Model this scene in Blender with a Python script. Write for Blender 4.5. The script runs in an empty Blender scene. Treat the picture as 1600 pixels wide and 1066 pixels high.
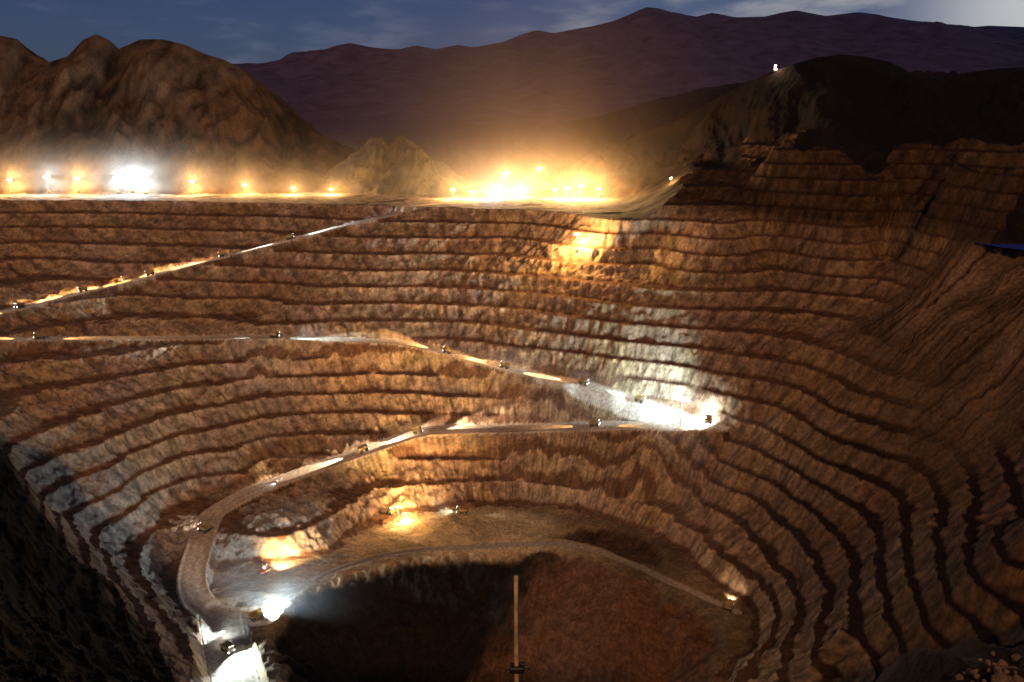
import bpy, bmesh, math, random
import numpy as np
from concurrent.futures import ThreadPoolExecutor
from mathutils import Vector, Matrix

random.seed(7)
sc = bpy.context.scene
COL = sc.collection

# ------------------------------------------------------------------ camera
F, H = 1256.0, 112.0                      # focal length in photo pixels, camera height above the plateau (z = 0)
PITCH = math.atan(353 / F)

def ray(u, v):
    a = (u - 800) / F
    b = (533 - v) / F
    return (a, math.cos(PITCH) + b * math.sin(PITCH), -math.sin(PITCH) + b * math.cos(PITCH))

def at(u, v, z):
    "world point on the level z seen in direction (u, v)"
    d = ray(u, v)
    t = (z - H) / d[2]
    return (d[0] * t, d[1] * t, z)

def atY(u, v, y):
    d = ray(u, v)
    t = y / d[1]
    return (d[0] * t, y, H + d[2] * t)

cam = bpy.data.cameras.new('camera')
cam.lens = 36.0 * F / 1600.0
cam.sensor_width = 36.0
cam.clip_start = 0.5
cam.clip_end = 60000
camo = bpy.data.objects.new('camera', cam)
camo.location = (0, 0, H)
camo.rotation_euler = (math.pi / 2 - PITCH, 0, 0)
COL.objects.link(camo)
sc.camera = camo

# ------------------------------------------------------------------ numpy noise
_rng = np.random.default_rng(11)
_perm = _rng.permutation(256)
_perm = np.concatenate([_perm, _perm, _perm])
_ang = _rng.uniform(0, 2 * math.pi, 256)
_gx, _gy = np.cos(_ang), np.sin(_ang)

def gnoise(x, y, seed=0):
    x = np.asarray(x, float) + seed * 17.31
    y = np.asarray(y, float) - seed * 9.77
    xi = np.floor(x).astype(np.int64)
    yi = np.floor(y).astype(np.int64)
    xf, yf = x - xi, y - yi
    u = xf * xf * xf * (xf * (xf * 6 - 15) + 10)
    v = yf * yf * yf * (yf * (yf * 6 - 15) + 10)
    xi &= 255
    yi &= 255
    def g(ix, iy, dx, dy):
        h = _perm[_perm[ix & 255] + (iy & 255)] & 255
        return _gx[h] * dx + _gy[h] * dy
    a = g(xi, yi, xf, yf)
    b = g(xi + 1, yi, xf - 1, yf)
    c = g(xi, yi + 1, xf, yf - 1)
    d = g(xi + 1, yi + 1, xf - 1, yf - 1)
    return ((a + (b - a) * u) * (1 - v) + (c + (d - c) * u) * v) * 1.5

def fbm(x, y, octaves=4, seed=0, gain=0.5):
    s, amp, f = 0, 1.0, 1.0
    for i in range(octaves):
        s = s + amp * gnoise(x * f, y * f, seed + i * 3)
        amp *= gain
        f *= 2.03
    return s

def ridged(x, y, octaves=4, seed=0):
    s, amp, f = 0, 0.55, 1.0
    for i in range(octaves):
        s = s + amp * (1 - 2 * np.abs(gnoise(x * f, y * f, seed + i * 5)))
        amp *= 0.5
        f *= 2.1
    return s

def sstep(a, b, x):
    t = np.clip((x - a) / (b - a), 0, 1)
    return t * t * (3 - 2 * t)

# ------------------------------------------------------------------ the pit: smooth wall surface through surveyed points
CTRL = []
def lvl(z, *uv):
    for u, v in uv:
        CTRL.append(at(u, v, z))
# far wall
lvl(0, (-150, 311), (0, 312), (200, 313), (400, 316), (600, 322), (800, 328), (900, 336), (1000, 345), (1150, 350), (1270, 352), (1350, 357))
lvl(-30, (0, 357), (200, 358), (400, 362), (600, 372), (800, 372), (1000, 388), (1200, 392), (1380, 400))
lvl(-60, (0, 412), (200, 412), (400, 420), (600, 425), (800, 430), (1000, 447), (1200, 455), (1370, 470))
lvl(-90, (0, 488), (200, 462), (400, 467), (600, 474), (800, 482), (1000, 508), (1150, 520), (1290, 545))
lvl(-120, (0, 575), (60, 566), (200, 550), (400, 540), (600, 532), (800, 543), (1000, 566), (1120, 585), (1230, 605))
lvl(-135, (44, 619), (156, 594), (300, 569))
lvl(-150, (106, 662), (187, 631), (312, 603), (400, 592), (600, 584), (800, 596), (1000, 624), (1100, 640), (1180, 665))
lvl(-165, (44, 744), (144, 700), (187, 678), (350, 636), (48, 765), (70, 840), (100, 930), (130, 1010))
lvl(-180, (88, 775), (169, 737), (200, 715), (350, 668), (430, 655), (92, 795), (115, 860), (150, 940), (185, 1030), (600, 645), (800, 656), (1000, 692), (1100, 716), (1180, 745), (1250, 785))
lvl(-195, (600, 682), (800, 688), (1000, 716), (1090, 742), (1170, 775))
lvl(-225, (560, 766), (650, 757), (800, 757), (900, 766), (1000, 788), (1060, 815), (1110, 850), (1170, 895))
lvl(-195, (125, 806), (200, 758), (375, 704), (128, 825), (150, 880), (185, 950), (215, 1020))
lvl(-222, (206, 856), (250, 812), (210, 880), (227, 915), (245, 955), (273, 1000))
lvl(-120, (0, 690), (15, 800), (40, 900), (70, 1000))
lvl(-60, (-40, 900), (0, 1010))
lvl(-232, (240, 890), (275, 850), (250, 930), (275, 970))
lvl(-210, (162, 831), (231, 775), (312, 746), (400, 724), (165, 850), (190, 905), (222, 970), (255, 1035), (600, 714), (800, 718), (1000, 742), (1080, 770), (1145, 810), (1210, 870), (1235, 920), (1222, 1000))
lvl(-240, (352, 935), (350, 905), (372, 884), (440, 876), (510, 868), (545, 842), (600, 814), (650, 800), (800, 796), (900, 804), (1000, 828), (1060, 858), (1110, 900), (1160, 935), (1180, 965), (1165, 1010))
lvl(-228, (360, 850), (440, 848), (520, 818))
# right wall and scree
lvl(-195, (1267, 861), (1285, 917), (1267, 1001))
lvl(-180, (1320, 861), (1322, 920), (1302, 983))
lvl(-165, (1362, 868), (1362, 931))
lvl(-150, (1404, 850), (1404, 903))
lvl(0, (1480, 372), (1600, 395), (1720, 440))
lvl(-35, (1500, 470), (1600, 500))
lvl(-75, (1450, 565), (1560, 600))
lvl(-110, (1380, 640), (1500, 680))
lvl(-140, (1300, 700), (1440, 770))
lvl(-100, (1600, 790))
lvl(-120, (1500, 890), (1600, 1000))
lvl(-170, (1400, 1010))
# upper benches on the right
lvl(15, (1170, 322), (1390, 328), (1500, 336), (1600, 348))
lvl(30, (1160, 297), (1390, 303), (1500, 310), (1600, 322))
lvl(45, (1180, 273), (1400, 279), (1500, 286), (1600, 296))
lvl(60, (1200, 251), (1400, 257), (1500, 262), (1600, 270))
lvl(75, (1210, 234), (1400, 238), (1500, 242), (1600, 248))
# behind the rim (the surface goes on rising there and is cut off by the plateau)
for x in (-900, -650, -400, -150, 50):
    CTRL.append((x, 1190, 60))
# near side, below the viewpoint
CTRL += [(0, 0, 103), (0, 20, 92.5), (0, 60, 56), (0, 120, 2), (0, 200, -85), (0, 300, -185), (0, 390, -246), (-90, 400, -246), (110, 400, -230),
         (-100, 0, 105), (-100, 100, 25), (120, 0, 105), (120, 120, -22), (180, 200, -40), (260, 150, 20), (300, 250, -20), (420, 380, 0), (480, 520, 20), (550, 200, 60), (300, -50, 110), (-300, -50, 110)]
CTRL += [(-300, 250, 0), (-420, 370, -10), (-500, 500, -45), (-620, 640, -30), (-700, 850, 0), (-620, 780, -60), (-420, 250, 60), (-230, 170, 15), (-150, 100, 45)]
CTRL = np.array(CTRL)

class TPS:
    def __init__(self, pts, lam=2e-4):
        self.c = pts[:, :2] / 500.0
        n = len(pts)
        d = np.linalg.norm(self.c[:, None] - self.c[None], axis=2)
        K = self.k(d) + lam * np.eye(n)
        Pm = np.hstack([np.ones((n, 1)), self.c])
        A = np.zeros((n + 3, n + 3))
        A[:n, :n] = K
        A[:n, n:] = Pm
        A[n:, :n] = Pm.T
        b = np.concatenate([pts[:, 2], np.zeros(3)])
        self.w = np.linalg.solve(A, b)
    @staticmethod
    def k(d):
        return np.where(d > 1e-9, d * d * np.log(np.maximum(d, 1e-9)), 0)
    def __call__(self, x, y):
        sh = x.shape
        q = np.stack([x.ravel(), y.ravel()], 1) / 500.0
        out = np.empty(len(q))
        n = len(self.c)
        for i in range(0, len(q), 40000):
            qq = q[i:i + 40000]
            d2 = np.maximum(((qq ** 2).sum(1)[:, None] + (self.c ** 2).sum(1)[None] - 2 * qq @ self.c.T), 1e-12)
            out[i:i + 40000] = (0.5 * d2 * np.log(d2)) @ self.w[:n] + self.w[n] + qq @ self.w[n + 1:]
        return out.reshape(sh)

_tps = TPS(CTRL)
_gx0, _gy0, _gs = -1150.0, -40.0, 5.0
_GX, _GY = np.meshgrid(_gx0 + _gs * np.arange(450), _gy0 + _gs * np.arange(262))
_GZ = _tps(_GX, _GY)

def TP(x, y):
    u = np.clip((x - _gx0) / _gs, 0, _GZ.shape[1] - 2.001)
    v = np.clip((y - _gy0) / _gs, 0, _GZ.shape[0] - 2.001)
    i, j = u.astype(int), v.astype(int)
    u, v = u - i, v - j
    return (_GZ[j, i] * (1 - u) + _GZ[j, i + 1] * u) * (1 - v) + (_GZ[j + 1, i] * (1 - u) + _GZ[j + 1, i + 1] * u) * v

# ------------------------------------------------------------------ haul roads (centre lines as world points, half width, name)
def catmull(pts, step=2.0):
    P_ = [np.array(p, float) for p in pts]
    P_ = [2 * P_[0] - P_[1]] + P_ + [2 * P_[-1] - P_[-2]]
    out = []
    for i in range(1, len(P_) - 2):
        p0, p1, p2, p3 = P_[i - 1:i + 3]
        n = max(2, int(np.linalg.norm(p2 - p1) / step))
        for k in range(n):
            t = k / n
            out.append(0.5 * ((2 * p1) + (-p0 + p2) * t + (2 * p0 - 5 * p1 + 4 * p2 - p3) * t * t + (-p0 + 3 * p1 - 3 * p2 + p3) * t ** 3))
    out.append(P_[-2])
    return np.array(out)

def uvz(*l):
    return [at(u, v, z) for u, v, z in l]

ROADS = {
    'upper': (uvz((690, 318, 0), (600, 338, -8), (500, 362, -22), (400, 388, -38), (300, 414, -55), (180, 444, -72), (80, 468, -84), (0, 490, -92), (-80, 512, -98)), 8),
    'middle': (uvz((-80, 530, -102), (0, 530, -105), (150, 529, -109), (300, 528, -112), (400, 527, -115), (500, 530, -117), (580, 533, -119), (640, 538, -121), (720, 557, -127), (820, 583, -137), (920, 603, -147), (1010, 632, -156), (1080, 655, -164), (1120, 664, -168)), 8),
    'lower': (uvz((1120, 666, -168), (1070, 667, -170), (1000, 665, -172), (900, 667, -175), (800, 670, -179), (700, 672, -184), (650, 678, -187), (590, 698, -192), (520, 722, -197), (440, 750, -204), (370, 780, -212), (330, 808, -219), (313, 850, -227), (300, 900, -234), (310, 940, -239), (350, 962, -242), (410, 968, -243)), 11),
    'floor': (uvz((410, 968, -243), (440, 940, -242), (480, 912, -241), (540, 885, -240), (640, 862, -240), (760, 854, -240), (860, 850, -240), (920, 858, -241), (990, 884, -243), (1050, 912, -244), (1100, 935, -245), (1150, 958, -246)), 4),
    'bottom': (uvz((345, 960, -242), (352, 1000, -244), (362, 1040, -246), (374, 1090, -248), (388, 1150, -250)), 15),
}
def on_wall(p):
    "where the line of sight through this point meets the smooth wall (only a small shift along it)"
    x, y, z = p
    best = p
    e0 = None
    for s in np.linspace(1.25, 0.75, 201):
        q = (x * s, y * s, H + (z - H) * s)
        e = q[2] - float(TP(np.array(q[0]), np.array(q[1])))
        if e0 is not None and e0 < 0 <= e:
            return q
        e0 = e
    return best
for _k in ('upper', 'middle', 'lower'):
    _pp = ROADS[_k][0]
    _qq = [on_wall(p) if -225 < p[2] < -3 and abs(p[0]) < 900 else p for p in _pp]
    ROADS[_k] = (_qq, ROADS[_k][1])
    print(_k, [round(q[2]) for q in _qq])
ROAD_PTS = {k: catmull(p[0]) for k, p in ROADS.items()}

# pit-bottom hole (outline on the floor level)
HOLE = np.array([at(u, v, -240)[:2] for u, v in [(440, 1090), (425, 1000), (440, 950), (480, 922), (545, 896), (640, 872), (760, 864), (860, 858), (920, 868), (985, 896), (1045, 924), (1095, 948), (1140, 985), (1120, 1060), (1050, 1110), (800, 1140), (560, 1130)]])

SUMP = np.array([at(u, v, -240)[:2] for u, v in [(865, 838), (905, 822), (965, 824), (1010, 840), (1040, 868), (1030, 884), (985, 872), (930, 850)]])

def poly_sd(x, y, poly):
    "signed distance, positive inside"
    d = np.full(x.shape, 1e9)
    inside = np.zeros(x.shape, bool)
    n = len(poly)
    for i in range(n):
        a, b = poly[i], poly[(i + 1) % n]
        e = b - a
        t = np.clip(((x - a[0]) * e[0] + (y - a[1]) * e[1]) / (e @ e), 0, 1)
        d = np.minimum(d, np.hypot(x - a[0] - t * e[0], y - a[1] - t * e[1]))
        c = (a[1] > y) != (b[1] > y)
        with np.errstate(divide='ignore', invalid='ignore'):
            xi = (b[0] - a[0]) * (y - a[1]) / (b[1] - a[1]) + a[0]
        inside ^= c & (x < xi)
    return np.where(inside, d, -d)

# hills: ridge lines (photo direction, distance)
def ridge_line(pts, Y):
    w = np.array([atY(u, v, Y) for u, v in pts])
    return w[:, 0], w[:, 2]

LEFT_X, LEFT_Z = ridge_line([(-250, 20), (-120, 50), (-40, 62), (0, 55), (25, 60), (50, 85), (75, 97), (105, 88), (130, 62), (150, 53), (170, 62), (185, 76), (200, 70), (220, 61), (255, 61), (290, 70), (320, 84), (350, 93), (385, 112), (420, 143), (460, 180), (500, 208), (540, 235), (600, 272), (660, 300), (760, 330)], 1500)
_rp = [atY(u, v, float(np.interp(u, [1000, 1240], [1340, 1150]))) for u, v in [(840, 330), (880, 292), (930, 246), (990, 215), (1050, 192), (1120, 153), (1170, 128), (1200, 114), (1240, 100), (1275, 90), (1310, 85), (1350, 88), (1390, 96), (1420, 112), (1470, 121), (1520, 112), (1560, 107), (1600, 105), (1700, 95), (1900, 90)]]
RIGHT_X, RIGHT_Y, RIGHT_Z = (np.array([p[k] for p in _rp]) for k in range(3))
MESA_X, MESA_Z = ridge_line([(-200, 212), (0, 216), (110, 221), (150, 230), (200, 248), (300, 262), (400, 272), (520, 285), (600, 295), (700, 310)], 1330)

PILES = [(atY(590, 216, 1340), 0.72, 0.9), (atY(622, 214, 1350), 0.70, 1.0), (atY(652, 236, 1290), 0.66, 0.8), (atY(672, 252, 1270), 0.62, 1.0), (atY(832, 270, 1330), 0.55, 1.0), (atY(868, 296, 1180), 0.5, 1.0), (atY(720, 285, 1300), 0.5, 1.0)]

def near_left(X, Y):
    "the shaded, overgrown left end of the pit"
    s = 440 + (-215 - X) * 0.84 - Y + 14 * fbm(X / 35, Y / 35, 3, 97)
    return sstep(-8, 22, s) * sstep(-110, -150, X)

def height(X, Y):
    R = {}
    z0 = TP(X, Y)
    th = np.arctan2(Y - 560, X - 0) * 520            # arc length round the pit
    # large and small wobble of the walls
    z0 = z0 + 4.5 * fbm(X / 130, Y / 130, 3, 1) + 2.2 * fbm(X / 24, Y / 24, 3, 2) + 1.9 * fbm(X / 9, Y / 9, 3, 31)
    z0 = z0 + 13 * fbm(X / 60, Y / 60, 2, 98) * sstep(170, 220, X) * sstep(440, 360, Y)
    scree = sstep(-40, 60, X - 300 + 0.35 * (620 - Y) * 0 + 0.55 * (Y - 560) * -1 * 0) * sstep(470, 540, Y) * sstep(30, -10, z0)
    scree = scree * sstep(760, 700, Y)
    R['scree'] = scree
    # benches
    t = z0 / 15.0
    k = np.floor(t)
    f = t - k
    berm = 0.35 + 0.10 * fbm(X / 60, Y / 60, 2, 5)
    g = np.clip((f - berm) / (1 - berm), 0, 1)
    gg = g * (1 - 0.12 * np.sin(g * math.pi))
    zb = 15 * (k + gg) + 0.9 * np.minimum(f / berm, 1)
    face = sstep(0.0, 0.12, g) * sstep(1.0, 0.93, g)
    # vertical gullies on the faces
    thw = th + 9 * fbm(X / 28, Y / 28, 2, 6)
    gul = ridged(thw / 13.0 + k * 3.7, z0 / 26.0 + k * 7.3, 4, 7)
    zb = zb + face * ((gul - 0.3) * 0.9 + 0.5 * fbm(X / 5, Y / 5, 2, 8))
    wear = np.clip(0.06 + 0.32 * sstep(0.2, 0.7, fbm(X / 90, Y / 90, 3, 9)) , 0, 1)
    wear = np.maximum(wear, scree)
    z = zb * (1 - wear) + (z0 + 0) * wear
    # scree streaks run down the fall line
    st = ridged((th + 6 * fbm(X / 40, Y / 40, 2, 99)) / 7.0, z0 / 200.0, 5, 12)
    z = z + scree * (st - 0.2) * 4.2 + scree * 3.5 * np.abs(fbm(X / 17, Y / 17, 4, 13))
    R['face'] = face * (1 - scree)
    R['crest'] = sstep(0.72, 0.92, g) * face
    # plateau
    cap = 1.2 * fbm(X / 40, Y / 40, 3, 14) + 74 * sstep(120, 300, X - 0.1 * (Y - 900)) * sstep(690, 720, Y) * (1 + 0.45 * fbm(X / 90, Y / 120, 3, 59)) + 3 * (Y < 700) + 120 * sstep(-250, -380, X) * sstep(620, 380, Y) + 130 * sstep(420, 150, Y)
    cap = cap + 150 * sstep(1450, 2600, Y)
    plateau = z > cap
    z = np.minimum(z, cap)
    # floor
    sd = poly_sd(X, Y, HOLE)
    fl = -240 + 0.8 * fbm(X / 18, Y / 18, 3, 15)
    R['floor'] = (z < fl) & (Y > 380)
    z = np.maximum(z, np.where(Y > 330, fl, -999))
    # hole with tipped fans
    sd = sd + (5 * fbm(X / 28, Y / 28, 3, 92) + 2.5 * fbm(X / 7, Y / 7, 2, 93)) * sstep(-25, 5, sd)
    wob = 6 * fbm(X / 30, Y / 30, 3, 16)
    hole = -240 - np.clip((sd + wob * sstep(0, 12, sd)) * 0.85, 0, 62) + 1.5 * fbm(X / 9, Y / 9, 3, 17)
    for (u, v, s, n) in ((905, 856, 0.62, 1), (985, 897, 0.60, 2), (850, 857, 0.66, 3), (940, 872, 0.58, 4)):
        ax, ay, _ = at(u, v, -240)
        d = np.hypot(X - ax, (Y - ay) * 0.82)
        fan = -241 - s * np.maximum(d - 12, 0) + 1.1 * fbm(X / 6, Y / 6, 4, 18 + n) + 1.6 * ridged(np.arctan2(Y - ay, X - ax) * 9, d / 60, 3, 22 + n)
        hole = np.where(sd > 0, np.maximum(hole, fan), hole)
    z = np.where(sd > 0, np.minimum(z, np.minimum(hole, fl)), z)
    sump = poly_sd(X, Y, SUMP)
    z = np.where(sump > -2, z - np.clip((sump + 2) * 0.9, 0, 9) + sstep(-2, 6, sump) * 2.5 * ridged(X / 14, Y / 14, 2, 90), z)
    R['sump'] = sump
    R['hole'] = sd
    ledge = 92.5 - 2.6 * np.maximum(16.8 - X, 0) - 0.12 * (Y - 25) ** 2 + 0.45 * fbm(X / 1.5, Y / 1.5, 4, 91)
    z = np.where((Y < 45) & (X > 8) & (X < 40), np.maximum(z, ledge), z)
    # lit alcove beside the ramp
    ax, ay, _ = at(445, 896, -240)
    da = np.hypot((X - ax) / 41, (Y - ay) / 27) + 0.06 * fbm(X / 12, Y / 12, 2, 100)
    z = np.minimum(z, np.where(da < 1.6, -240.5 + np.maximum(da - 1, 0) * 27 * 2.6, 999))
    R['alcove'] = da
    nearm = near_left(X, Y)
    z = z + nearm * (0.9 * fbm(X / 6, Y / 6, 4, 94) + 2.5 * fbm(X / 22, Y / 22, 2, 96))
    z = z + sstep(80, 55, Y) * (0.5 * fbm(X / 2.5, Y / 2.5, 4, 103) - 0.2)
    # roads: cut and fill
    rd = np.full(X.shape, 1e9)
    rn = np.full(X.shape, -1)
    for i, (name, pts) in enumerate(ROAD_PTS.items()):
        w = ROADS[name][1]
        bd = np.full(X.shape, 1e9)
        bz = np.zeros(X.shape)
        x0, x1 = pts[:, 0].min() - 45, pts[:, 0].max() + 45
        y0, y1 = pts[:, 1].min() - 45, pts[:, 1].max() + 45
        for j in range(0, len(pts) - 1, 3):
            a, b = pts[j], pts[min(j + 3, len(pts) - 1)]
            m = (X > min(a[0], b[0]) - 45) & (X < max(a[0], b[0]) + 45) & (Y > min(a[1], b[1]) - 45) & (Y < max(a[1], b[1]) + 45)
            if not m.any():
                continue
            xm, ym = X[m], Y[m]
            e = b - a
            tt = np.clip(((xm - a[0]) * e[0] + (ym - a[1]) * e[1]) / max(e[0] ** 2 + e[1] ** 2, 1e-9), 0, 1)
            d = np.hypot(xm - a[0] - tt * e[0], ym - a[1] - tt * e[1])
            better = d < bd[m]
            o = bd[m]; o[better] = d[better]; bd[m] = o
            o = bz[m]; o[better] = (a[2] + tt * e[2])[better]; bz[m] = o
        m = bd < 45
        ex = np.maximum(bd[m] - w, 0)
        s1, s2 = (2.3, 2.0) if name != 'floor' else (1.0, 1.0)
        jit = 1 + 0.22 * fbm(X[m] / 30, Y[m] / 30, 2, 40)
        zz = np.clip(z[m], bz[m] - ex * s2 * jit, bz[m] + ex * s1 * jit)
        # windrow along the edge
        zz = zz + 1.1 * np.exp(-((bd[m] - w + 1.0) / 1.0) ** 2) * (0.6 + 0.4 * gnoise(X[m] / 5, Y[m] / 5, 44))
        z[m] = zz
        on = m & (bd < rd)
        rd[on] = bd[on]
        rn[m & (bd < w + 0.3) & (bd <= rd)] = i
    R['rd'], R['rn'] = rd, rn
    # hills
    e1 = ridged(X / 120 + Y / 420 + 0.25 * fbm(X / 150, Y / 150, 2, 50), (Y - 0.4 * X) / 330, 5, 51)
    wx = X + 30 * fbm(X / 160, Y / 160, 3, 52) * np.clip(np.abs(Y - 1500) / 120, 0, 1)
    hz = np.interp(wx, LEFT_X, LEFT_Z) 
    q = (Y - 1500) / np.where(Y < 1500, 330, 500)
    sh = np.clip(1 - np.abs(q), 0, 1) ** 1.15
    hl = -6 + (hz + 6) * sh + ((e1 - 0.35) * 60 + 10 * ridged(X / 34, Y / 60, 3, 101)) * np.clip(np.abs(q) * 3, 0, 1) * np.clip(hz / 120, 0, 1) * np.clip(1 - np.abs(q), 0, 1)
    mesa = np.minimum(np.interp(X, MESA_X, MESA_Z), 40 * 2) * sstep(1210, 1330, Y + 20 * fbm(X / 60, Y / 60, 3, 53))
    yr = np.interp(X, RIGHT_X, RIGHT_Y)
    hz2 = np.interp(X + 14 * fbm(X / 70, Y / 70, 3, 54) * np.clip(np.abs(Y - yr) / 60, 0, 1), RIGHT_X, RIGHT_Z)
    wf = np.interp(X + 25 * fbm(X / 60, Y / 60, 3, 58), [90, 190, 260, 420], [110, 260, 320, 330])
    q2 = (Y - yr) / np.where(Y < yr, wf, 500)
    e2 = ridged(X / 120, Y / 150, 5, 57)
    hr = (hz2 + 5) * np.clip(1 - np.abs(q2), 0, 1) ** 1.1 - 5 + ((e2 - 0.3) * 32 + 8 * ridged(X / 26, Y / 40, 3, 102)) * np.clip(np.abs(q2) * 4, 0, 1) * np.clip(1 - np.abs(q2), 0, 1)
    pile = np.full(X.shape, -999.0)
    for (px, py, pz), s, r in PILES:
        d = np.hypot(X - px, (Y - py) * r)
        pile = np.maximum(pile, pz - s * np.maximum(d - 6, 0) - 0.02 * np.minimum(d, 30) ** 1.5 + 7.5 * ridged(np.arctan2(Y - py, X - px) * 2.2, d / 70, 4, 60) + 5 * fbm(X / 30, Y / 30, 3, 61) - 2)
    pile = np.where(plateau, pile, -999)
    hill = np.maximum(np.maximum(hl, hr), mesa)
    hr = np.where((np.abs(q2) < 1) & (hr > 1) & (z0 > -8), hr, -999)
    hill = np.where(np.abs(q) < 1, np.maximum(hl, mesa), mesa)
    hill = np.where(plateau, hill, -999)
    hill = np.maximum(hill, hr)
    hill = np.where(Y < 900, -999, hill)
    R['hill'] = (np.maximum(hill, pile) > z + 0.5)
    R['pile'] = (pile > np.maximum(z, hill))
    R['eros'] = np.where(hr > np.maximum(hl, mesa), e2, e1)
    R['right'] = hr > np.maximum(hl, mesa)
    z = np.maximum(np.maximum(z, hill), pile)
    R['plateau'] = plateau
    R['z0'] = z0
    R['gul'] = gul
    R['st'] = st
    R['th'] = th
    return z, R

# ------------------------------------------------------------------ the ground sheet (fan of rows that widen with distance)
def build_rows():
    ys = [2.0]
    while ys[-1] < 2600:
        y = ys[-1]
        if y < 60: s = 1.2
        elif y < 420: s = 0.9
        elif y < 1160: s = 1.05
        elif y < 1700: s = 2.6
        else: s = 2.6 + (y - 1700) * 0.03
        ys.append(y + s * DETAIL)
    return np.array(ys)
DETAIL = 1.0
HAZE = True
ys = build_rows()
NU = int(1250 / DETAIL)
fx = np.linspace(-0.80, 0.78, NU)
Yg, FX = np.meshgrid(ys, fx, indexing='ij')
Xg = FX * (Yg + 25)
def in_blocks(fn, n=24):
    cuts = np.linspace(0, len(ys), n + 1).astype(int)
    with ThreadPoolExecutor(4) as ex:
        return list(ex.map(lambda k: fn(slice(cuts[k], cuts[k + 1])), range(n)))
_parts = in_blocks(lambda s: height(Xg[s], Yg[s]))
Zg = np.concatenate([p[0] for p in _parts])
R = {k: np.concatenate([p[1][k] for p in _parts]) for k in _parts[0][1]}

def attr_mat(name, rough=0.95, bump=0.35, scale=0.35, var=0.45):
    m = bpy.data.materials.new(name)
    m.use_nodes = True
    nt = m.node_tree
    b = nt.nodes['Principled BSDF']
    b.inputs['Roughness'].default_value = rough
    b.inputs['Specular IOR Level'].default_value = 0.15
    a = nt.nodes.new('ShaderNodeAttribute'); a.attribute_name = 'tint'
    g = nt.nodes.new('ShaderNodeNewGeometry')
    n = nt.nodes.new('ShaderNodeTexNoise'); n.inputs['Scale'].default_value = scale; n.inputs['Detail'].default_value = 6; n.inputs['Roughness'].default_value = 0.65
    nt.links.new(g.outputs['Position'], n.inputs['Vector'])
    mr = nt.nodes.new('ShaderNodeMapRange')
    mr.inputs['From Min'].default_value = 0.3; mr.inputs['From Max'].default_value = 0.7
    mr.inputs['To Min'].default_value = 1 - var; mr.inputs['To Max'].default_value = 1 + var
    nt.links.new(n.outputs['Fac'], mr.inputs['Value'])
    mx = nt.nodes.new('ShaderNodeVectorMath'); mx.operation = 'SCALE'
    nt.links.new(a.outputs['Color'], mx.inputs[0]); nt.links.new(mr.outputs['Result'], mx.inputs['Scale'])
    nt.links.new(mx.outputs['Vector'], b.inputs['Base Color'])
    bp = nt.nodes.new('ShaderNodeBump'); bp.inputs['Strength'].default_value = bump; bp.inputs['Distance'].default_value = 2.0
    nt.links.new(n.outputs['Fac'], bp.inputs['Height'])
    nt.links.new(bp.outputs['Normal'], b.inputs['Normal'])
    return m

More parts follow.
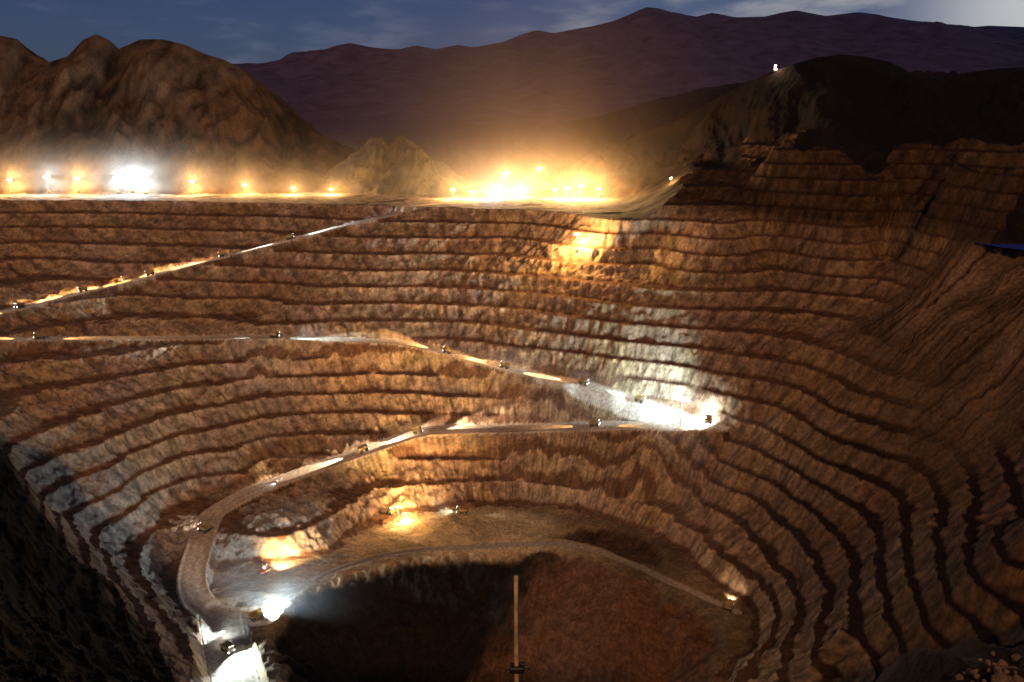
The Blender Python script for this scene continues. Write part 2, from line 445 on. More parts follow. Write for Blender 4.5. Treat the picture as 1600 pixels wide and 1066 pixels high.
def tint(X, Y, Z, R):
    rock = np.array([0.29, 0.195, 0.115])
    pale = np.array([0.36, 0.28, 0.20])
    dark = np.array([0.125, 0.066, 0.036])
    veg = np.array([0.035, 0.032, 0.018])
    road = np.array([0.52, 0.42, 0.31])
    n1 = np.clip(0.5 + 0.7 * fbm(X / 120, Y / 120, 4, 70), 0, 1)[..., None]
    kb = np.floor(R['z0'] / 15)
    n2 = np.clip(0.5 + 0.55 * fbm(R['th'] / 9 + kb * 5.3, R['z0'] / 14 + kb * 3.1, 3, 71) + 0.55 * fbm(X / 11, Y / 7, 4, 72), 0, 1)[..., None]
    n3 = np.clip(0.5 + 0.8 * fbm(X / 55, Y / 55, 4, 76), 0, 1)[..., None]
    c = rock * (1 - n1) + pale * n1
    c = c * (np.array([1.06, 1.0, 0.80]) * n3 + np.array([0.88, 0.78, 0.80]) * (1 - n3))
    c = c * (0.50 + 0.85 * n2)
    c = c * (0.88 + 0.3 * np.clip(R['gul'], 0, 1)[..., None]) * (0.92 + 0.35 * R['crest'][..., None])
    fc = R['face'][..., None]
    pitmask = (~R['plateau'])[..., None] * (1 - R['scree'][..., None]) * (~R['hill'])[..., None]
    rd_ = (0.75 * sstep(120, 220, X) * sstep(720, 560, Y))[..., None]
    c = np.where(pitmask > 0, c * fc + (dark * (0.7 + 0.8 * n2)) * (1 - rd_) * (1 - fc), c)  # berms darkened by albedo: their shade painted in, deeper on the lower right
    # scree
    s = R['scree'][..., None]
    st = np.clip(0.4 + R['st'], 0, 1)[..., None]
    c = c * (1 - s) + (dark * 0.35 * (1 - st) + rock * 1.0 * st ** 1.7) * s * (0.6 + 0.8 * n3)
    c = np.where(R['plateau'][..., None], pale * (0.7 - 0.52 * sstep(70, 140, X)[..., None]) * (0.6 + 0.6 * n2), c)
    fl = R['floor'][..., None]
    c = np.where(fl, np.array([0.34, 0.24, 0.13]) * (0.6 + 0.7 * n3) * (1 - 0.55 * sstep(10, 100, X)[..., None]) * (0.75 + 0.5 * n2), c)
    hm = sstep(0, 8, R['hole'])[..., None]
    left = sstep(22, -26, X - (Y - 540) * 0.6 + 22 * fbm(X / 26, Y / 26, 4, 77))[..., None]  # left half of the hole near black: its shadow painted into the colour
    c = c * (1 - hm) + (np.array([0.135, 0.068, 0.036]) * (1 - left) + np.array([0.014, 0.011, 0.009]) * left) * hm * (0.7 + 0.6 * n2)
    sm = sstep(-2, 4, R['sump'])[..., None]
    c = c * (1 - sm) + np.array([0.05, 0.03, 0.02]) * (0.5 + 1.2 * n2) * sm
    # hills
    h = R['hill'][..., None]
    hn = np.clip(0.15 + 0.75 * R['eros'] + 0.55 * fbm(X / 22, Y / 30, 5, 73), 0, 1)[..., None]
    hc = np.array([0.115, 0.070, 0.042]) * hn + np.array([0.022, 0.016, 0.011]) * (1 - hn)
    rv = (np.clip((X - 250) / 150, 0, 1) * R['right'])[..., None]
    hc = hc * (1 - rv) + veg * 0.9 * rv * (0.4 + hn)
    c = np.where(h, hc, c)
    pn = np.clip(0.5 + 1.2 * fbm(R['th'] / 30, Y / 60, 3, 74), 0, 1)[..., None]
    c = np.where(R['pile'][..., None], np.array([0.17, 0.135, 0.065]) * pn + np.array([0.07, 0.065, 0.06]) * (1 - pn), c)
    fy = sstep(1450, 2100, Y)[..., None] * (~R['hill'])[..., None]  # far ground takes the mountains' painted haze colour
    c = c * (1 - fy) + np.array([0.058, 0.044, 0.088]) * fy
    # overgrown benches in the left foreground, shade painted in as near black
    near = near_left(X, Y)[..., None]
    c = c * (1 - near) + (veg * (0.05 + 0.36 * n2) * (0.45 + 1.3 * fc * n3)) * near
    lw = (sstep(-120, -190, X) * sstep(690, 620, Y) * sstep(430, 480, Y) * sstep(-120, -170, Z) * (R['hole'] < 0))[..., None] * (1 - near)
    c = c * (1 - lw) + lw * (np.array([0.27, 0.235, 0.195]) * fc * (0.6 + 0.7 * n2) + c * (1 - fc))  # pale grey faces: white lamp light painted onto the lower left benches
    nr = sstep(75, 50, Y)[..., None]
    c = c * (1 - nr) + np.array([0.035, 0.022, 0.014]) * (0.5 + n2) * nr
    # overgrown upper right benches; dimmer light on the right and low corner painted in
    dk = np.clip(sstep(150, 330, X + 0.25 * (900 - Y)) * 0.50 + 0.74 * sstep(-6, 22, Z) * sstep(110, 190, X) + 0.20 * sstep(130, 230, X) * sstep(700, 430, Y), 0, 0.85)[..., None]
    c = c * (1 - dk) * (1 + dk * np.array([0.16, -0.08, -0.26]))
    # roads
    for i, (name, p) in enumerate(ROADS.items()):
        w = p[1]
        m = (R['rn'] == i)[..., None]
        rr = road * (0.72 + 0.45 * n3) * (0.5 if name == 'floor' else 1.0)
        if name != 'floor':
            rut = 0.5 + 0.5 * np.cos(R['rd'] * 0.95)
            rr = rr * (1.0 - 0.14 * rut[..., None])
        c = np.where(m, rr, c)
    return np.clip(c, 0.005, 0.8)

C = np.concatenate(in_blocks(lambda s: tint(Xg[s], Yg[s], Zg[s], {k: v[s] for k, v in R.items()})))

CLASS_ORDER = ['pit_wall', 'haul_road', 'pit_floor', 'plateau', 'hill', 'stockpile', 'scree_slope', 'spoil_slope']
cls = np.zeros(Zg.shape, int)
cls[R['plateau']] = 3
cls[(R['scree'] > 0.5)] = 6
cls[R['floor']] = 2
cls[R['hole'] > 0] = 7
cls[R['hill']] = 4
cls[R['pile']] = 5
cls[R['rn'] >= 0] = 1
fc = cls[:-1, :-1]
ny, nx = Zg.shape
idx = np.arange(ny * nx).reshape(ny, nx)
quads = np.stack([idx[:-1, :-1], idx[:-1, 1:], idx[1:, 1:], idx[1:, :-1]], -1)
V = np.stack([Xg, Yg, Zg], -1).reshape(-1, 3)
CF = np.concatenate([C.reshape(-1, 3), np.ones((ny * nx, 1))], 1)

def mesh_np(name, V, Q, cols=None, mat=None, smooth=True):
    used, inv = np.unique(Q.ravel(), return_inverse=True)
    v = V[used]
    q = inv.reshape(Q.shape)
    me = bpy.data.meshes.new(name)
    me.vertices.add(len(v))
    me.vertices.foreach_set('co', v.astype(np.float32).ravel())
    n, s = q.shape
    me.loops.add(n * s)
    me.loops.foreach_set('vertex_index', q.astype(np.int32).ravel())
    me.polygons.add(n)
    me.polygons.foreach_set('loop_start', np.arange(0, n * s, s, dtype=np.int32))
    me.polygons.foreach_set('loop_total', np.full(n, s, dtype=np.int32))
    me.polygons.foreach_set('use_smooth', np.full(n, smooth, dtype=bool))
    me.update(calc_edges=True)
    if cols is not None:
        at_ = me.color_attributes.new('tint', 'FLOAT_COLOR', 'POINT')
        at_.data.foreach_set('color', cols[used].astype(np.float32).ravel())
    o = bpy.data.objects.new(name, me)
    if mat: me.materials.append(mat)
    COL.objects.link(o)
    return o

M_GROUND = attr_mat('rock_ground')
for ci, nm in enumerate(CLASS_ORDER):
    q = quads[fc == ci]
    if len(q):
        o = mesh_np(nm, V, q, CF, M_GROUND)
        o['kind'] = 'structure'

# ------------------------------------------------------------------ far mountains and the plain below them
def mountains():
    Yr = 6000
    mx, mz = ridge_line([(-900, 150), (-500, 140), (-100, 130), (100, 128), (300, 113), (380, 107), (430, 95), (470, 88), (500, 80), (530, 70), (548, 67), (575, 73), (600, 76), (622, 77), (650, 71), (680, 77), (715, 70), (740, 74), (785, 66), (815, 54), (838, 47), (865, 52), (900, 45), (925, 41), (958, 33), (985, 22), (1010, 11), (1030, 13), (1052, 20), (1088, 26), (1112, 20), (1150, 27), (1195, 26), (1220, 20), (1243, 16), (1270, 21), (1290, 25), (1340, 19), (1370, 22), (1400, 30), (1450, 38), (1500, 48), (1520, 42), (1545, 40), (1600, 42), (1800, 55), (2300, 60)], Yr)
    xs = np.linspace(-7000, 7000, 520)
    yy = np.linspace(2500, 9000, 220)
    Ym, Xm = np.meshgrid(yy, xs, indexing='ij')
    q = np.abs(Ym - Yr) / np.where(Ym < Yr, 3000, 3000)
    hz = np.interp(Xm + 250 * fbm(Xm / 700, Ym / 700, 3, 80) * np.clip(q * 5, 0, 1), mx, mz)
    e = ridged(Xm / 900, Ym / 1200, 5, 81)
    z = -3 + (hz + 3) * np.clip(1 - q, 0, 1) ** 0.9 + (e - 0.3) * 130 * np.clip(q * 3, 0, 1) * np.clip(1 - q, 0, 1)
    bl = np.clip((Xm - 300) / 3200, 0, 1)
    c = np.stack([0.062 - 0.048 * bl, 0.046 - 0.024 * bl, 0.095 - 0.004 * bl, 1 + 0 * Xm], -1).reshape(-1, 4)  # violet haze painted into the colour, darker and bluer to the right
    n, m = Xm.shape
    ii = np.arange(n * m).reshape(n, m)
    Q = np.stack([ii[:-1, :-1], ii[:-1, 1:], ii[1:, 1:], ii[1:, :-1]], -1).reshape(-1, 4)
    o = mesh_np('mountains', np.stack([Xm, Ym, z], -1).reshape(-1, 3), Q, c, attr_mat('mountain_rock', scale=0.01, bump=0.2))
    o['kind'] = 'structure'
mountains()

# ------------------------------------------------------------------ materials for the objects
def pmat(name, col, rough=0.6, metal=0.0, var=0.25, scale=3.0, emit=None, estr=0.0):
    m = bpy.data.materials.new(name)
    m.use_nodes = True
    nt = m.node_tree
    b = nt.nodes['Principled BSDF']
    b.inputs['Roughness'].default_value = rough
    b.inputs['Metallic'].default_value = metal
    tc = nt.nodes.new('ShaderNodeTexCoord')
    n = nt.nodes.new('ShaderNodeTexNoise'); n.inputs['Scale'].default_value = scale; n.inputs['Detail'].default_value = 5
    nt.links.new(tc.outputs['Object'], n.inputs['Vector'])
    r = nt.nodes.new('ShaderNodeValToRGB')
    r.color_ramp.elements[0].position = 0.3; r.color_ramp.elements[1].position = 0.7
    r.color_ramp.elements[0].color = (*[c * (1 - var) for c in col], 1)
    r.color_ramp.elements[1].color = (*[min(1, c * (1 + var)) for c in col], 1)
    nt.links.new(n.outputs['Fac'], r.inputs['Fac'])
    nt.links.new(r.outputs['Color'], b.inputs['Base Color'])
    if emit:
        b.inputs['Emission Color'].default_value = (*emit, 1)
        b.inputs['Emission Strength'].default_value = estr
        m.cycles.emission_sampling = 'NONE'
    return m

WARM = (1.0, 0.56, 0.20)
COOL = (0.66, 0.86, 1.0)
M = dict(
    yellow=pmat('dusty_yellow_paint', (0.30, 0.19, 0.06), 0.7),
    steel=pmat('dusty_steel', (0.22, 0.20, 0.18), 0.55, 0.3),
    dark=pmat('dark_steel', (0.04, 0.038, 0.036), 0.6),
    rubber=pmat('tyre_rubber', (0.03, 0.028, 0.026), 0.9),
    glass=pmat('cab_glass', (0.02, 0.025, 0.03), 0.1),
    white=pmat('white_paint', (0.7, 0.68, 0.64), 0.5),
    red=pmat('red_paint', (0.42, 0.08, 0.04), 0.5),
    shed=pmat('corrugated_sheet', (0.30, 0.29, 0.27), 0.6),
    wood=pmat('weathered_pole_wood', (0.50, 0.36, 0.17), 0.8, 0, 0.35, 4.0),
    black=pmat('black_iron', (0.012, 0.011, 0.010), 0.5),
    lamp_w=pmat('warm_lamp', (0.9, 0.9, 0.9), 0.4, emit=(1.0, 0.80, 0.48), estr=900),
    lamp_c=pmat('cool_lamp', (0.9, 0.9, 0.9), 0.4, emit=(0.86, 0.95, 1.0), estr=900),
    lamp_r=pmat('red_lamp', (0.6, 0.05, 0.03), 0.4, emit=(1.0, 0.30, 0.2), estr=120),
    headlamp=pmat('headlamp_glass', (0.9, 0.9, 0.9), 0.4, emit=(0.9, 0.96, 1.0), estr=14),
)

# ------------------------------------------------------------------ mesh helpers
def link(name, bm, mat, parent=None, smooth=False, loc=None, rot=None):
    me = bpy.data.meshes.new(name)
    bm.normal_update()
    bm.to_mesh(me); bm.free()
    if smooth:
        for p in me.polygons: p.use_smooth = True
    me.materials.append(mat)
    o = bpy.data.objects.new(name, me)
    if loc: o.location = loc
    if rot: o.rotation_euler = rot
    o.parent = parent
    COL.objects.link(o)
    return o

def box(bm, c, s, rot=None, bev=0.0):
    r = bmesh.ops.create_cube(bm, size=1.0)
    vs = r['verts']
    mt = Matrix.Translation(c) @ (rot.to_matrix().to_4x4() if rot else Matrix()) @ Matrix.Diagonal((*s, 1))
    bmesh.ops.transform(bm, matrix=mt, verts=vs)
    if bev:
        es = list({e for v in vs for e in v.link_edges})
        bmesh.ops.bevel(bm, geom=es, offset=bev, segments=1, affect='EDGES')

def tube(bm, a, b, r0, r1=None, n=10):
    a, b = Vector(a), Vector(b)
    d = b - a
    r = bmesh.ops.create_cone(bm, cap_ends=True, segments=n, radius1=r0, radius2=r0 if r1 is None else r1, depth=d.length)
    bmesh.ops.transform(bm, matrix=Matrix.Translation((a + b) / 2) @ d.to_track_quat('Z', 'Y').to_matrix().to_4x4(), verts=r['verts'])

def prism(bm, prof, y0, y1):
    "profile in x,z extruded along y"
    a = [bm.verts.new((x, y0, z)) for x, z in prof]
    b = [bm.verts.new((x, y1, z)) for x, z in prof]
    bm.faces.new(a); bm.faces.new(b[::-1])
    n = len(prof)
    for i in range(n):
        bm.faces.new((a[i], b[i], b[(i + 1) % n], a[(i + 1) % n]))
    bmesh.ops.recalc_face_normals(bm, faces=bm.faces)

def B(): return bmesh.new()

def thing(name, label, cat, loc=(0, 0, 0), rz=0.0, group=None):
    o = bpy.data.objects.new(name, None)
    o.empty_display_size = 1
    COL.objects.link(o)
    o.location = loc
    o.rotation_euler = (0, 0, rz)
    o['label'] = label
    o['category'] = cat
    if group: o['group'] = group
    return o

def copy_tree(root, loc, rz, label, group=None, scale=None):
    r = root.copy(); COL.objects.link(r)
    r.location = loc; r.rotation_euler = (0, 0, rz)
    r['label'] = label
    if group: r['group'] = group
    if scale: r.scale = (scale,) * 3
    for ch in list(root.children):
        if ch.type == 'LIGHT': continue
        c = ch.copy(); COL.objects.link(c); c.parent = r
        for g in ch.children:
            d = g.copy(); COL.objects.link(d); d.parent = c
    return r

def point(parent, loc, col, power, rad=0.8):
    l = bpy.data.lights.new('lamp_light', 'POINT')
    l.energy = power; l.color = col; l.shadow_soft_size = rad
    o = bpy.data.objects.new('lamp_light', l)
    o.location = loc; o.parent = parent
    COL.objects.link(o)
    return o

def linear_falloff(o, ref):
    l = o.data
    l.use_nodes = True
    t = l.node_tree
    f = t.nodes.new('ShaderNodeLightFalloff')
    f.inputs['Strength'].default_value = 1.0 / ref
    e = [n for n in t.nodes if n.type == 'EMISSION'][0]
    t.links.new(f.outputs['Linear'], e.inputs['Strength'])

def spot(parent, loc, direction, col, power, angle=100, blend=0.6, rad=0.5):
    l = bpy.data.lights.new('beam', 'SPOT')
    l.energy = power; l.color = col; l.shadow_soft_size = rad
    l.spot_size = math.radians(angle); l.spot_blend = blend
    o = bpy.data.objects.new('beam', l)
    o.location = loc; o.parent = parent
    o.rotation_euler = (-Vector(direction)).to_track_quat('Z', 'Y').to_euler()
    COL.objects.link(o)
    return o

def ground_z(x, y):
    X = np.array([[float(x)]]); Y = np.array([[float(y)]])
    fxx = x / (y + 25.0)
    j = int(np.clip(np.searchsorted(fx, fxx), 0, len(fx) - 1))
    i = int(np.clip(np.searchsorted(ys, y), 0, len(ys) - 1))
    return float(Zg[i, j])

def on_ground(u, v, z_hint, dv=0):
    x, y, z = at(u, v, z_hint)
    return (x, y, ground_z(x, y))

# ------------------------------------------------------------------ light masts
def make_mast(head):
    t = thing('light_mast', '', 'light mast')
    bm = B()
    box(bm, (0, 0, 0.9), (2.6, 1.6, 1.1), bev=0.12)
    for sx in (-1, 1):
        for sy in (-1, 1):
            tube(bm, (sx * 1.2, sy * 0.7, 0.3), (sx * 2.2, sy * 1.6, 0.05), 0.09)
    link('base', bm, M['yellow'], t)
    bm = B()
    tube(bm, (0, 0, 1.4), (0, 0, 7.5), 0.24, 0.2)
    tube(bm, (0, 0, 7.4), (0, 0, 14.0), 0.16, 0.12)
    link('pole', bm, M['steel'], t, smooth=False)
    bm = B()
    box(bm, (0, 0, 14.0), (4.6, 0.2, 0.2))
    link('crossbar', bm, M['steel'], t)
    for k in range(4):
        bm = B()
        box(bm, (-1.8 + 1.2 * k, -0.25, 14.45), (0.95, 0.45, 0.8), bev=0.06)
        h = link('lamp_head', bm, M['dark'], t)
        bm = B()
        box(bm, (-1.8 + 1.2 * k, -0.52, 14.42), (0.85, 0.10, 0.70), bev=0.03)
        link('lens', bm, M[head], h)
    return t

MAST_W = make_mast('lamp_w')
MAST_C = make_mast('lamp_c')
_used = set()
def mast(u, vlamp, Y, kind, power, label, group=None, rz=0.0, z=None, scale=1.0, rad=1.2, aim=None, lin=0, col=None):
    "a mast whose lamps are seen in direction (u, vlamp) at distance Y, standing on the ground there"
    proto = MAST_W if kind == 'w' else MAST_C
    x, y, zl = atY(u, vlamp, Y)
    gz = ground_z(x, y) if z is None else z
    sc_ = max(0.45, min(2.2, (zl - gz) / 14.4)) * scale
    if kind not in _used:
        _used.add(kind)
        o = proto; o.location = (x, y, gz); o.rotation_euler = (0, 0, rz); o['label'] = label
        if group: o['group'] = group
        o.scale = (sc_,) * 3
    else:
        o = copy_tree(proto, (x, y, gz), rz, label, group, sc_)
    if aim:
        l = spot(o, (0, -1.9, 14.6), aim, col or (WARM if kind == 'w' else COOL), power, 112, 0.9, rad)
    else:
        l = point(o, (0, -1.9, 14.6), col or (WARM if kind == 'w' else COOL), power, rad)
    if lin:
        linear_falloff(l, lin)
    return o

G1 = 'light masts along the left rim of the pit'
mast(15, 281, 1187, 'w', 420000, 'warm light mast at the far left end of the row on the left rim', G1)
mast(73, 276, 1187, 'c', 201600, 'white light mast, second from the left in the row on the left rim', G1)
mast(120, 279, 1187, 'w', 420000, 'warm light mast just right of the white second lamp on the left rim', G1)
mast(182, 277, 1187, 'c', 226800, 'left light mast of the brightest white cluster on the left rim', G1)
mast(204, 272, 1187, 'c', 277200, 'middle light mast of the brightest white cluster on the left rim', G1)
mast(226, 277, 1187, 'c', 226800, 'right light mast of the brightest white cluster on the left rim', G1)
mast(300, 284, 1187, 'w', 420000, 'warm light mast just right of the brightest white cluster', G1)
mast(382, 289, 1187, 'w', 420000, 'warm light mast third from the right end of the left rim row', G1)
mast(458, 294, 1187, 'w', 420000, 'warm light mast second from the right end of the left rim row', G1)
mast(517, 296, 1187, 'w', 420000, 'warm light mast at the right end of the left rim row', G1)
G2 = 'light masts around the plant at the centre'
mast(708, 296, 1126, 'w', 4.5e5, 'warm light mast at the foot of the yellowish stockpile', G2)
mast(738, 300, 1126, 'w', 4.5e5, 'warm light mast on the bright rim strip right of the stockpile', G2)
mast(770, 301, 1126, 'c', 266000, 'white light mast on the bright rim strip near the middle', G2)
mast(791, 271, 1260, 'w', 4.5e5, 'high warm light mast left of the conveyor head', G2)
mast(843, 263, 1300, 'w', 372400, 'highest warm light mast beside the top of the conveyor', G2)
mast(781, 291, 1190, 'w', 212800, 'small warm light mast below the high left lamp', G2)
mast(813, 296, 1150, 'w', 4.5e5, 'warm light mast between the rim strip and the dark heap', G2)
mast(866, 296, 1126, 'w', 159600, 'small warm light mast left of the bright central cluster', G2)
mast(886, 294, 1126, 'w', 9e5, 'leftmost light mast of the bright central cluster', G2)
mast(908, 291, 1126, 'w', 9e5, 'middle light mast of the bright central cluster', G2)
mast(936, 295, 1126, 'w', 9e5, 'rightmost light mast of the bright central cluster', G2)
mast(903, 334, 890, 'w', 6e5, 'low warm light mast on the top bench under the central cluster', G2, scale=0.6)
mast(1048, 287, 1075, 'w', 9e4, 'lone warm light mast on the yellow lit slope right of the plant', G2)
G3 = 'light masts on the pit floor'
mast(632, 820, 655, 'w', 120000, 'warm light mast standing out on the pit floor', G3)
mast(622, 792, 652, 'w', 7e5, 'warm light mast against the far wall of the pit floor', G3, aim=(0.05, 1, 0.05), lin=40)
mast(432, 886, 570, 'w', 6e5, 'warm light mast inside the glowing alcove beside the ramp', G3, scale=0.8, aim=(0.1, 1, 0.0))

# ------------------------------------------------------------------ haul trucks
def make_truck():
    "forward is +x"
    t = thing('haul_truck', '', 'haul truck')
    bm = B()
    box(bm, (-0.4, 0, 1.9), (9.2, 1.7, 0.9), bev=0.08)
    box(bm, (4.3, 0, 1.5), (0.7, 5.2, 0.7), bev=0.08)
    tube(bm, (-2.9, -2.4, 1.55), (-2.9, 2.4, 1.55), 0.35)
    tube(bm, (2.7, -2.4, 1.55), (2.7, 2.4, 1.55), 0.3)
    link('chassis', bm, M['dark'], t)
    bm = B()
    prism(bm, [(2.0, 3.2), (1.2, 2.5), (-4.2, 3.1), (-5.4, 4.0), (-5.2, 4.3), (-4.0, 3.6), (0.9, 3.2), (1.5, 5.7), (4.7, 6.1), (4.8, 5.85), (1.9, 5.3)], -2.7, 2.7)
    for s_ in (-1, 1):
        prism(bm, [(1.9, 3.1), (-4.2, 3.3), (-5.2, 4.3), (-4.6, 5.3), (1.6, 5.75)], s_ * 2.72, s_ * 2.95)
        for k in range(4):
            box(bm, (0.9 - 1.5 * k, s_ * 3.02, 4.4), (0.22, 0.2, 1.9))
    link('dump_bed', bm, M['yellow'], t)
    bm = B()
    box(bm, (3.5, 0, 2.9), (1.9, 2.6, 1.7), bev=0.15)
    h = link('engine_hood', bm, M['yellow'], t)
    bm = B()
    for k in range(6):
        box(bm, (4.48, 0, 2.3 + 0.24 * k), (0.08, 2.2, 0.12))
    link('radiator_grille', bm, M['dark'], h)
    bm = B()
    box(bm, (3.2, 0, 3.85), (2.6, 5.4, 0.16))
    link('deck', bm, M['steel'], t)
    bm = B()
    box(bm, (3.1, 1.6, 4.75), (1.8, 1.7, 1.6), bev=0.12)
    c = link('cab', bm, M['yellow'], t)
    bm = B()
    box(bm, (4.02, 1.6, 4.95), (0.06, 1.4, 0.8))
    box(bm, (3.1, 2.47, 4.95), (1.3, 0.06, 0.8))
    link('window', bm, M['glass'], c)
    bm = B()
    for y in (-2.6, -1.3, 0.2):
        tube(bm, (4.4, y, 3.9), (4.4, y, 4.9), 0.05, n=6)
    tube(bm, (4.4, -2.6, 4.9), (4.4, 0.2, 4.9), 0.05, n=6)
    tube(bm, (4.4, -2.6, 4.4), (4.4, 0.2, 4.4), 0.05, n=6)
    link('railing', bm, M['steel'], t)
    bm = B()
    for y in (-2.45, -1.75):
        tube(bm, (4.75, y, 1.2), (4.5, y, 3.9), 0.06, n=6)
    for k in range(6):
        tube(bm, (4.72 - 0.04 * k, -2.45, 1.5 + 0.4 * k), (4.72 - 0.04 * k, -1.75, 1.5 + 0.4 * k), 0.05, n=6)
    link('ladder', bm, M['steel'], t)
    for (x, y, wd) in ((2.7, 2.4, 0.95), (2.7, -2.4, 0.95), (-2.9, 2.65, 0.9), (-2.9, 1.6, 0.9), (-2.9, -1.6, 0.9), (-2.9, -2.65, 0.9)):
        bm = B()
        tube(bm, (x, y - wd / 2, 1.55), (x, y + wd / 2, 1.55), 1.55, n=22)
        es = [e for e in bm.edges if len(e.link_faces) == 2 and any(len(f.verts) > 6 for f in e.link_faces)]
        bmesh.ops.bevel(bm, geom=es, offset=0.2, segments=2, affect='EDGES')
        wh = link('wheel', bm, M['rubber'], t)
        bm = B()
        tube(bm, (x, y - wd / 2 - 0.02, 1.55), (x, y + wd / 2 + 0.02, 1.55), 0.75, n=16)
        link('rim', bm, M['yellow'], wh)
    for y in (-2.1, 2.1):
        bm = B()
        tube(bm, (4.62, y, 2.15), (4.78, y, 2.15), 0.42, n=14)
        link('headlight', bm, M['headlamp'], t)
    for y in (-1.1, 1.1):
        bm = B()
        box(bm, (4.86, y, 5.98), (0.12, 0.8, 0.3))
        link('roof_lamp', bm, M['headlamp'], t)
    return t

def project(x, y, z):
    dz = z - H
    yc = y * math.cos(PITCH) - dz * math.sin(PITCH)
    up = y * math.sin(PITCH) + dz * math.cos(PITCH)
    return 800 + F * x / yc, 533 - F * up / yc

def on_road(name, u, v=None, side=0.0):
    pts = ROAD_PTS[name]
    best = min(range(1, len(pts) - 1), key=lambda i: (project(*pts[i])[0] - u) ** 2 + (0 if v is None else (project(*pts[i])[1] - v) ** 2))
    p = pts[best]; d = pts[best + 1] - pts[best - 1]
    a = math.atan2(d[1], d[0])
    n = (-math.sin(a), math.cos(a))
    x, y = p[0] + n[0] * side, p[1] + n[1] * side
    return (x, y, p[2] + 0.15), a, d[2] / max(1e-6, math.hypot(d[0], d[1]))

TRUCK = make_truck()
_first = [True]
GT = 'haul trucks in the pit'
def truck(loc, rz, label, col=COOL, power=2.5e5, rear=0.4, pitch=0.14, slope=0.0, angle=22, group=GT, spill=0):
    if _first[0]:
        _first[0] = False
        o = TRUCK
        o.location = loc; o.rotation_euler = (0, 0, rz); o['label'] = label; o['group'] = group
    else:
        o = copy_tree(TRUCK, loc, rz, label, group)
    o.rotation_euler = (0, -math.atan(slope), rz)
    if power:
        spot(o, (5.3, 0, 5.6), (1, 0, -pitch), col, power, angle)
    if spill:
        spot(o, (5.4, -0.5, 5.8), (1, 0, 0.02), col, spill, 70)
    if rear:
        spot(o, (-5.8, 0, 5.2), (-1, 0, -0.14), col, power * rear, 22)
    return o

def road_truck(name, u, direction, label, v=None, side=0.0, **k):
    loc, a, sl = on_road(name, u, v, side)
    if direction < 0:
        a += math.pi; sl = -sl
    return truck(loc, a, label, slope=sl, **k)

PALE = (1.0, 0.80, 0.62)
road_truck('upper', 455, -1, 'haul truck with white lights high on the upper left road', col=COOL, power=1.71e+06, rear=1.0, spill=3e4)
road_truck('upper', 350, 1, 'haul truck on the upper left road below the white lit one', col=PALE, power=950000, rear=1.0)
road_truck('upper', 235, 1, 'haul truck midway along the upper left road', col=WARM, power=950000, rear=1.0)
road_truck('upper', 130, 1, 'haul truck on the upper left road near the left edge', col=WARM, power=950000, rear=1.0)
road_truck('upper', 30, 1, 'haul truck lowest on the upper left road', col=WARM, power=950000, rear=1.0)
road_truck('middle', 60, -1, 'haul truck at the left end of the level middle road', col=WARM, power=450000, rear=1.0)
road_truck('upper', 185, -1, 'haul truck on the upper left road right of the one near the left edge', col=WARM, power=9e5, rear=1.0, side=-3)
road_truck('middle', 430, 1, 'haul truck with white lights on the level part of the middle road', col=COOL, power=1.19e+06, rear=0.6, spill=6e4)
road_truck('middle', 700, -1, 'haul truck where the middle road starts to descend', col=WARM, power=880000, rear=1.0)
road_truck('middle', 790, -1, 'haul truck partway down the descending middle road', col=WARM, power=880000, rear=1.0)
road_truck('middle', 912, 1, 'haul truck with strong white lights halfway down the middle road', col=COOL, power=840000, rear=0.5)
road_truck('middle', 1000, 1, 'haul truck nearing the bright bend of the middle road', col=COOL, power=150000, rear=0.5)
road_truck('lower', 930, -1, 'haul truck on the dim level stretch left of the bright bend', col=WARM, power=320000, rear=0.8)
road_truck('lower', 655, -1, 'haul truck at the top of the slanting lower ramp', col=PALE, power=1.44e+06, rear=0.6)
road_truck('lower', 570, -1, 'haul truck with pale lights on the slanting lower ramp', col=PALE, power=1.68e+06, rear=0.8)
loc, a, sl = on_road('middle', 1108)
truck(loc, math.radians(75), 'haul truck lighting the bench wall at the dazzling white bend', col=COOL, power=3e4, rear=1.0, angle=150, pitch=0.1)
mast(1100, 652, 690, 'c', 2.6e5, 'added white light mast at the dazzling bend of the haul road', None, z=-169, rad=2)  # added lamp for the hot spot at the bend
mast(1066, 612, 690, 'c', 1.7e6, 'added tall white light mast on the outer edge of the dazzling bend', None, z=-168, rad=4, aim=(-0.25, 0.9, -0.12), lin=70, col=(0.52, 0.80, 1.0))  # added to wash the benches above the bend in cool light
mast(418, 940, 520, 'c', 2.2e5, 'added white light mast at the foot of the lower ramp', None, z=-243, rad=2, lin=45, aim=(-0.55, 0.8, -0.1))  # added to brighten the lower left benches
mast(350, 1000, 490, 'c', 5e4, 'added white light mast lowest in the pit, left of the dark hole', None, z=-245, rad=2, lin=45, aim=(0.3, 0.7, -0.5))  # added for the white pool of light beside the hole
loc, a, sl = on_road('lower', 402, 966)
truck(loc, math.radians(38), 'haul truck with dazzling lights at the foot of the lower ramp', col=COOL, power=4e5, rear=1.0, angle=140, pitch=0.35)
loc, a, sl = on_road('bottom', 360, 1018)
truck(loc, math.radians(-40), 'lowest haul truck, turned towards the viewer left of the dark hole', col=COOL, power=4e5, rear=1.0, angle=140, pitch=0.35)
loc, a, sl = on_road('floor', 1140, 950)
truck(loc, math.radians(62), 'haul truck lighting the bench face at the right end of the floor road', col=PALE, power=2e4, rear=0.3, angle=110, pitch=0.0)
loc = on_ground(722, 802, -240)
truck(loc, math.radians(172), 'haul truck with white lights by the far wall of the pit floor', col=COOL, power=3e4, rear=0.8, angle=100)
loc, a, sl = on_road('lower', 305, 825)
